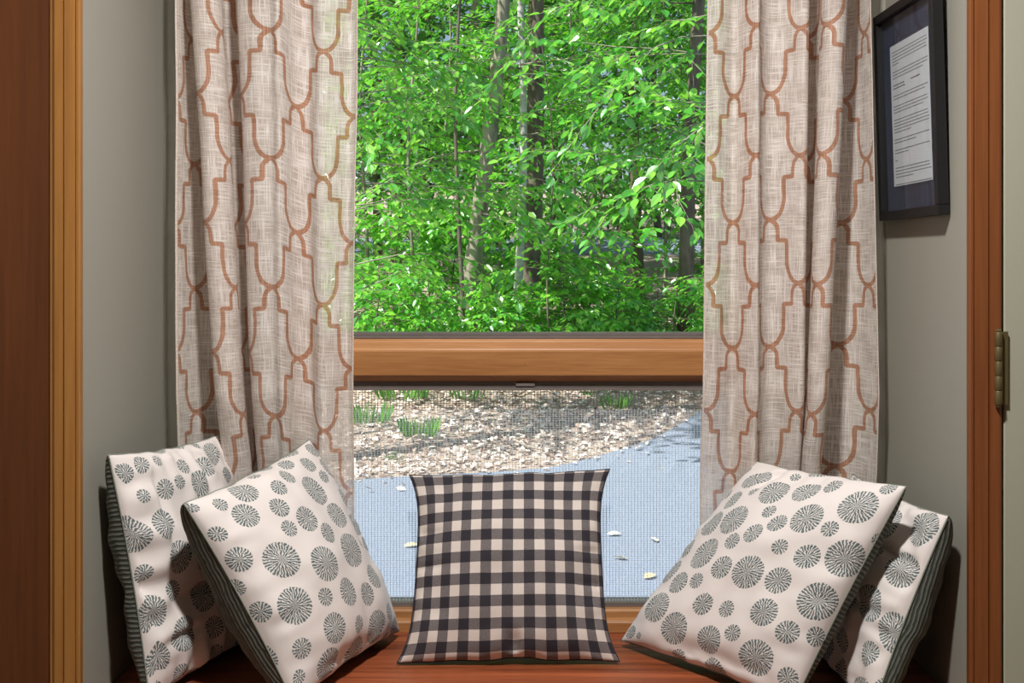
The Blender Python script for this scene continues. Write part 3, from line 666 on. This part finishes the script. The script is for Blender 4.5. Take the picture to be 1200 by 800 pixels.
# near saplings whose single leaves can be made out
GS = 'leafy saplings at the edge of the driveway'
x, y = at(905, 7.8); tree('beech_sapling', 'near beech sapling spreading bright leaves in from the right', 'tree', x, y, 4.6, .035, (-.06, .0), M_BEECH, 16, (1.9, 4.2), 1.7, .098, GS, 21, 260, (PI, .45), droop=.16)
x, y = at(650, 12.0); tree('beech_sapling', 'small beech sapling with drooping leaves in the middle of the upper pane', 'tree', x, y, 3.7, .015, (-.03, .0), M_DARKB, 13, (1.0, 3.0), 1.25, .115, GS, 22, 260, droop=.2)
x, y = at(395, 9.6); tree('beech_sapling', 'leafy beech sapling reaching in from behind the left curtain', 'tree', x, y, 5.0, .035, (.03, .0), M_BEECH, 20, (1.2, 4.6), 1.5, .10, GS, 23, 260, (.1, .7), droop=.2)
tree('shade_tree', 'tall maple standing left outside the view, shading the bank beyond the driveway', 'tree', -2.2, 6.1, 9.5, .13, (.02, 0), M_DARKB, 34, (5.6, 9.0), 1.8, .15, GS, 31)
# undergrowth along the bank
GU = 'undergrowth along the wooded bank'
UND = [(440, 12.0, .9, 'low green bush beside the left curtain, above the window rail'), (500, 12.0, .8, 'low leafy bush left of the beech foot'),
       (588, 12.2, .55, 'small bush at the right of the beech foot'), (660, 12.4, .85, 'rounded green bush under the middle sapling'),
       (722, 12.0, .7, 'light green bush below the far sunlit road'), (790, 12.1, .75, 'dark green bush by the right curtain edge'),
       (462, 14.4, 1.5, 'taller bush behind the low one near the left curtain'), (530, 15.0, 1.5, 'dense bush behind the thin sapling stem'), (620, 15.8, 1.5, 'dense bush behind the birch foot'), (690, 15.0, .35, 'bush left below the far sunlit road'), (770, 14.6, .3, 'low bush right below the far sunlit road'), (830, 15.5, 1.4, 'bush behind the grey trunk at the right curtain'),
       (350, 12.0, 1.0, 'bush mostly hidden behind the left curtain'), (880, 12.0, 1.0, 'bush mostly hidden behind the right curtain'), (285, 13, 1.2, 'bush out of sight beyond the left curtain'), (950, 13, 1.2, 'bush out of sight beyond the right curtain')]
for i, (px, d, hh, lab) in enumerate(UND):
    x, y = at(px, d); tree('shrub', lab, 'shrub', x, y, hh+.35, .014, (.02, 0), M_DARKB, 26, (.15, hh+.3), .8, .09, GU, 40+i)
# understory of the middle distance
GM = 'young trees under the taller trunks'
MID = [(425, 15.5, 'young leafy tree left of the leaning beech by the curtain'), (482, 14.2, 'young leafy tree filling the left of the upper pane'), (520, 16.8, 'young leafy tree just left behind the beech'),
       (590, 17.5, 'young leafy tree behind the birch'), (668, 15.6, 'young leafy tree right of the dark trunks in the middle'), (700, 18.5, 'young leafy tree left of the straight dark trunk'),
       (775, 16.0, 'young leafy tree between the two right trunks'), (845, 16.5, 'young leafy tree behind the right curtain'), (375, 17, 'young leafy tree behind the left curtain'),
       (310, 15.2, 'young leafy tree out of sight beyond the left curtain'), (245, 18, 'young leafy tree farthest out beyond the left curtain'), (925, 16, 'young leafy tree out of sight beyond the right curtain'), (990, 18.5, 'young leafy tree farthest out beyond the right curtain')]
for i, (px, d, lab) in enumerate(MID):
    x, y = at(px, d); tree('young_beech', lab, 'tree', x, y, 5.4, .03, (.01, 0), M_BEECH, 30, (1.7 if i in (5, 6) else .3, 5.2), 1.5, .115, GM, 120+i)
# deeper forest
rgb_ = random.Random(8)
GB = 'deeper forest trees'
far = [(380, 20), (440, 24), (505, 22), (560, 19.5), (590, 27), (650, 21), (690, 29), (725, 31), (770, 30), (830, 22), (890, 24), (330, 25), (470, 32), (620, 33), (800, 34), (550, 36), (400, 36), (900, 33), (200, 26), (265, 31), (140, 34), (285, 21), (970, 26), (1050, 31), (960, 21)]
side = ['leftmost', 'left']
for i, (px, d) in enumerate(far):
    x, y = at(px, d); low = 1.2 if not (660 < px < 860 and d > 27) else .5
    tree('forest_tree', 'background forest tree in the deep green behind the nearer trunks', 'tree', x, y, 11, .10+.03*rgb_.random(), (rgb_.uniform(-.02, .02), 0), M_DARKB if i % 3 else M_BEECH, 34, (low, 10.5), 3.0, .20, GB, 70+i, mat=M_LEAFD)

# leaf litter on the bank, twigs, grass, fallen leaves
k = NT('dead_leaf'); M_DEAD = k.done(k.pbr(k.ramp(k.attr('tint').outputs['Fac'], [(0, srgb(150, 120, 106)), (.3, srgb(212, 192, 180)), (.7, srgb(238, 226, 218)), (1, srgb(240, 228, 214))]), .75, spec=.3))
rg = np.random.default_rng(3); n = 34000
X_ = rg.uniform(-5.5, 6, n); Y_ = 5.3+rg.uniform(0, 1, n)**1.2*9
ok = np.array([yy > edge_y(xx)+.05-(rg.exponential(.22) if rg.random() < .25 else 0) for xx, yy in zip(X_, Y_)]); X_, Y_ = X_[ok], Y_[ok]; n = len(X_)
pos = np.c_[X_, Y_, [gz(a, b_)+.02+.02*rg.random() for a, b_ in zip(X_, Y_)]]
lit = leaf_mesh('leaf_litter', pos, np.c_[rg.normal(0, 1, n), rg.normal(0, 1, n), rg.normal(0, .25, n)], np.c_[rg.normal(0, .45, n), rg.normal(0, .45, n), np.ones(n)], rg.uniform(.04, .08, n), rg.uniform(0, 1, n)**.8, M_DEAD, None)
tag(lit, 'pale dead leaves carpeting the bank beyond the driveway', 'leaves', kind='stuff')
M_GRASS = m_leaf('grass_blade', [(0, srgb(90, 160, 60)), (1, srgb(150, 205, 90))])
def ray_ground(px, py):
    for d in np.arange(4, 40, .02):
        z = CAM_Z-(py-303)*d/FPX
        if z <= gz(px2x(px, d), d-2.335): return px2x(px, d), d-2.335
GG = 'grass tufts on the leaf litter'
for i, (px, py, nb, hgt, lab) in enumerate([(492, 512, 70, .17, 'brightest green grass tuft on the sunny leaf litter'), (433, 497, 46, .2, 'grass tuft close to the left curtain in the lower pane'),
        (470, 470, 26, .28, 'sparse tall grass at the top left of the lower pane'), (722, 480, 34, .16, 'grass tuft in the shade right of centre in the lower pane'), (548, 470, 20, .16, 'thin grass just under the window rail near its middle'), (464, 541, 12, .08, 'tiny grass sprig at the driveway edge')]):
    nb = nb*3//2; x, y = ray_ground(px, py); rg = np.random.default_rng(90+i); a = rg.uniform(0, 2*PI, nb); rr = .095*np.sqrt(rg.random(nb))*(hgt/.17)
    P_ = np.c_[np.cos(a)*rr*1.5, np.sin(a)*rr, np.zeros(nb)]; D_ = np.c_[np.cos(a)*.45, np.sin(a)*.45, np.ones(nb)]
    t = leaf_mesh('grass_tuft', P_, D_, np.c_[np.cos(a), np.sin(a), np.zeros(nb)-.3], hgt*rg.uniform(.6, 1.2, nb), rg.random(nb), M_GRASS, None, wid=.09)
    t.location = (x, y, gz(x, y)); tag(t, lab, 'grass', GG)
M_TWIG = m_plain('dead_twig', srgb(170, 156, 142), .85, sc=40)
for i, (L_, lab) in enumerate([([(572, 496), (582, 508), (594, 521), (604, 529)], 'pale fallen stick crossing the leaf litter near the middle'), ([(552, 533), (570, 526), (592, 522), (612, 522)], 'curved fallen twig at the driveway edge'),
        ([(600, 519), (620, 528), (640, 533)], 'short dark twig beside the fallen stick'), ([(608, 466), (617, 461), (624, 459)], 'short pale twig right under the rail')]):
    pts = []
    for px, py in L_:
        x, y = ray_ground(px, py); pts.append((x, y, gz(x, y)+.035))
    o = MB().tube(catmull(pts, 4), [.014*(1-.06*q) for q in range((len(pts)-1)*4+1)], 6).build('fallen_twig', M_TWIG, None, True); tag(o, lab, 'twig', 'fallen twigs')
k = NT('yellow_dead_leaf'); M_YEL = k.done(k.pbr(k.ramp(k.n('ShaderNodeObjectInfo').outputs['Random'], [(0, srgb(230, 205, 150)), (1, srgb(240, 232, 206))]), .7))
YL = bpy.data.meshes.new('fallen_leaf'); YL.from_pydata([tuple(p.co) for p in LEAF_ME.vertices], [], [tuple(p.vertices) for p in LEAF_ME.polygons]); YL.materials.append(M_YEL)
for i, (px, py, a, lab) in enumerate([(473, 646, .2, 'pale fallen leaf on the asphalt left of the gingham pillow'), (711, 632, .1, 'pale fallen leaf on the asphalt touching the right edge of the gingham pillow'),
        (735, 661, 2.8, 'pale fallen leaf on the asphalt right of the gingham pillow, middle of three'), (754, 683, .6, 'pale fallen leaf on the asphalt nearest the right dotted pillow'), (770, 640, 1.9, 'pinkish fallen leaf on the asphalt by the right curtain')]):
    x, y = ray_ground(px, py); o = bpy.data.objects.new('fallen_leaf', YL); col.objects.link(o); o.location = (x, y, -.374); o.scale = (.085,)*3; o.rotation_euler = (.25, -.1, a); tag(o, lab, 'leaf', 'fallen leaves on the driveway')
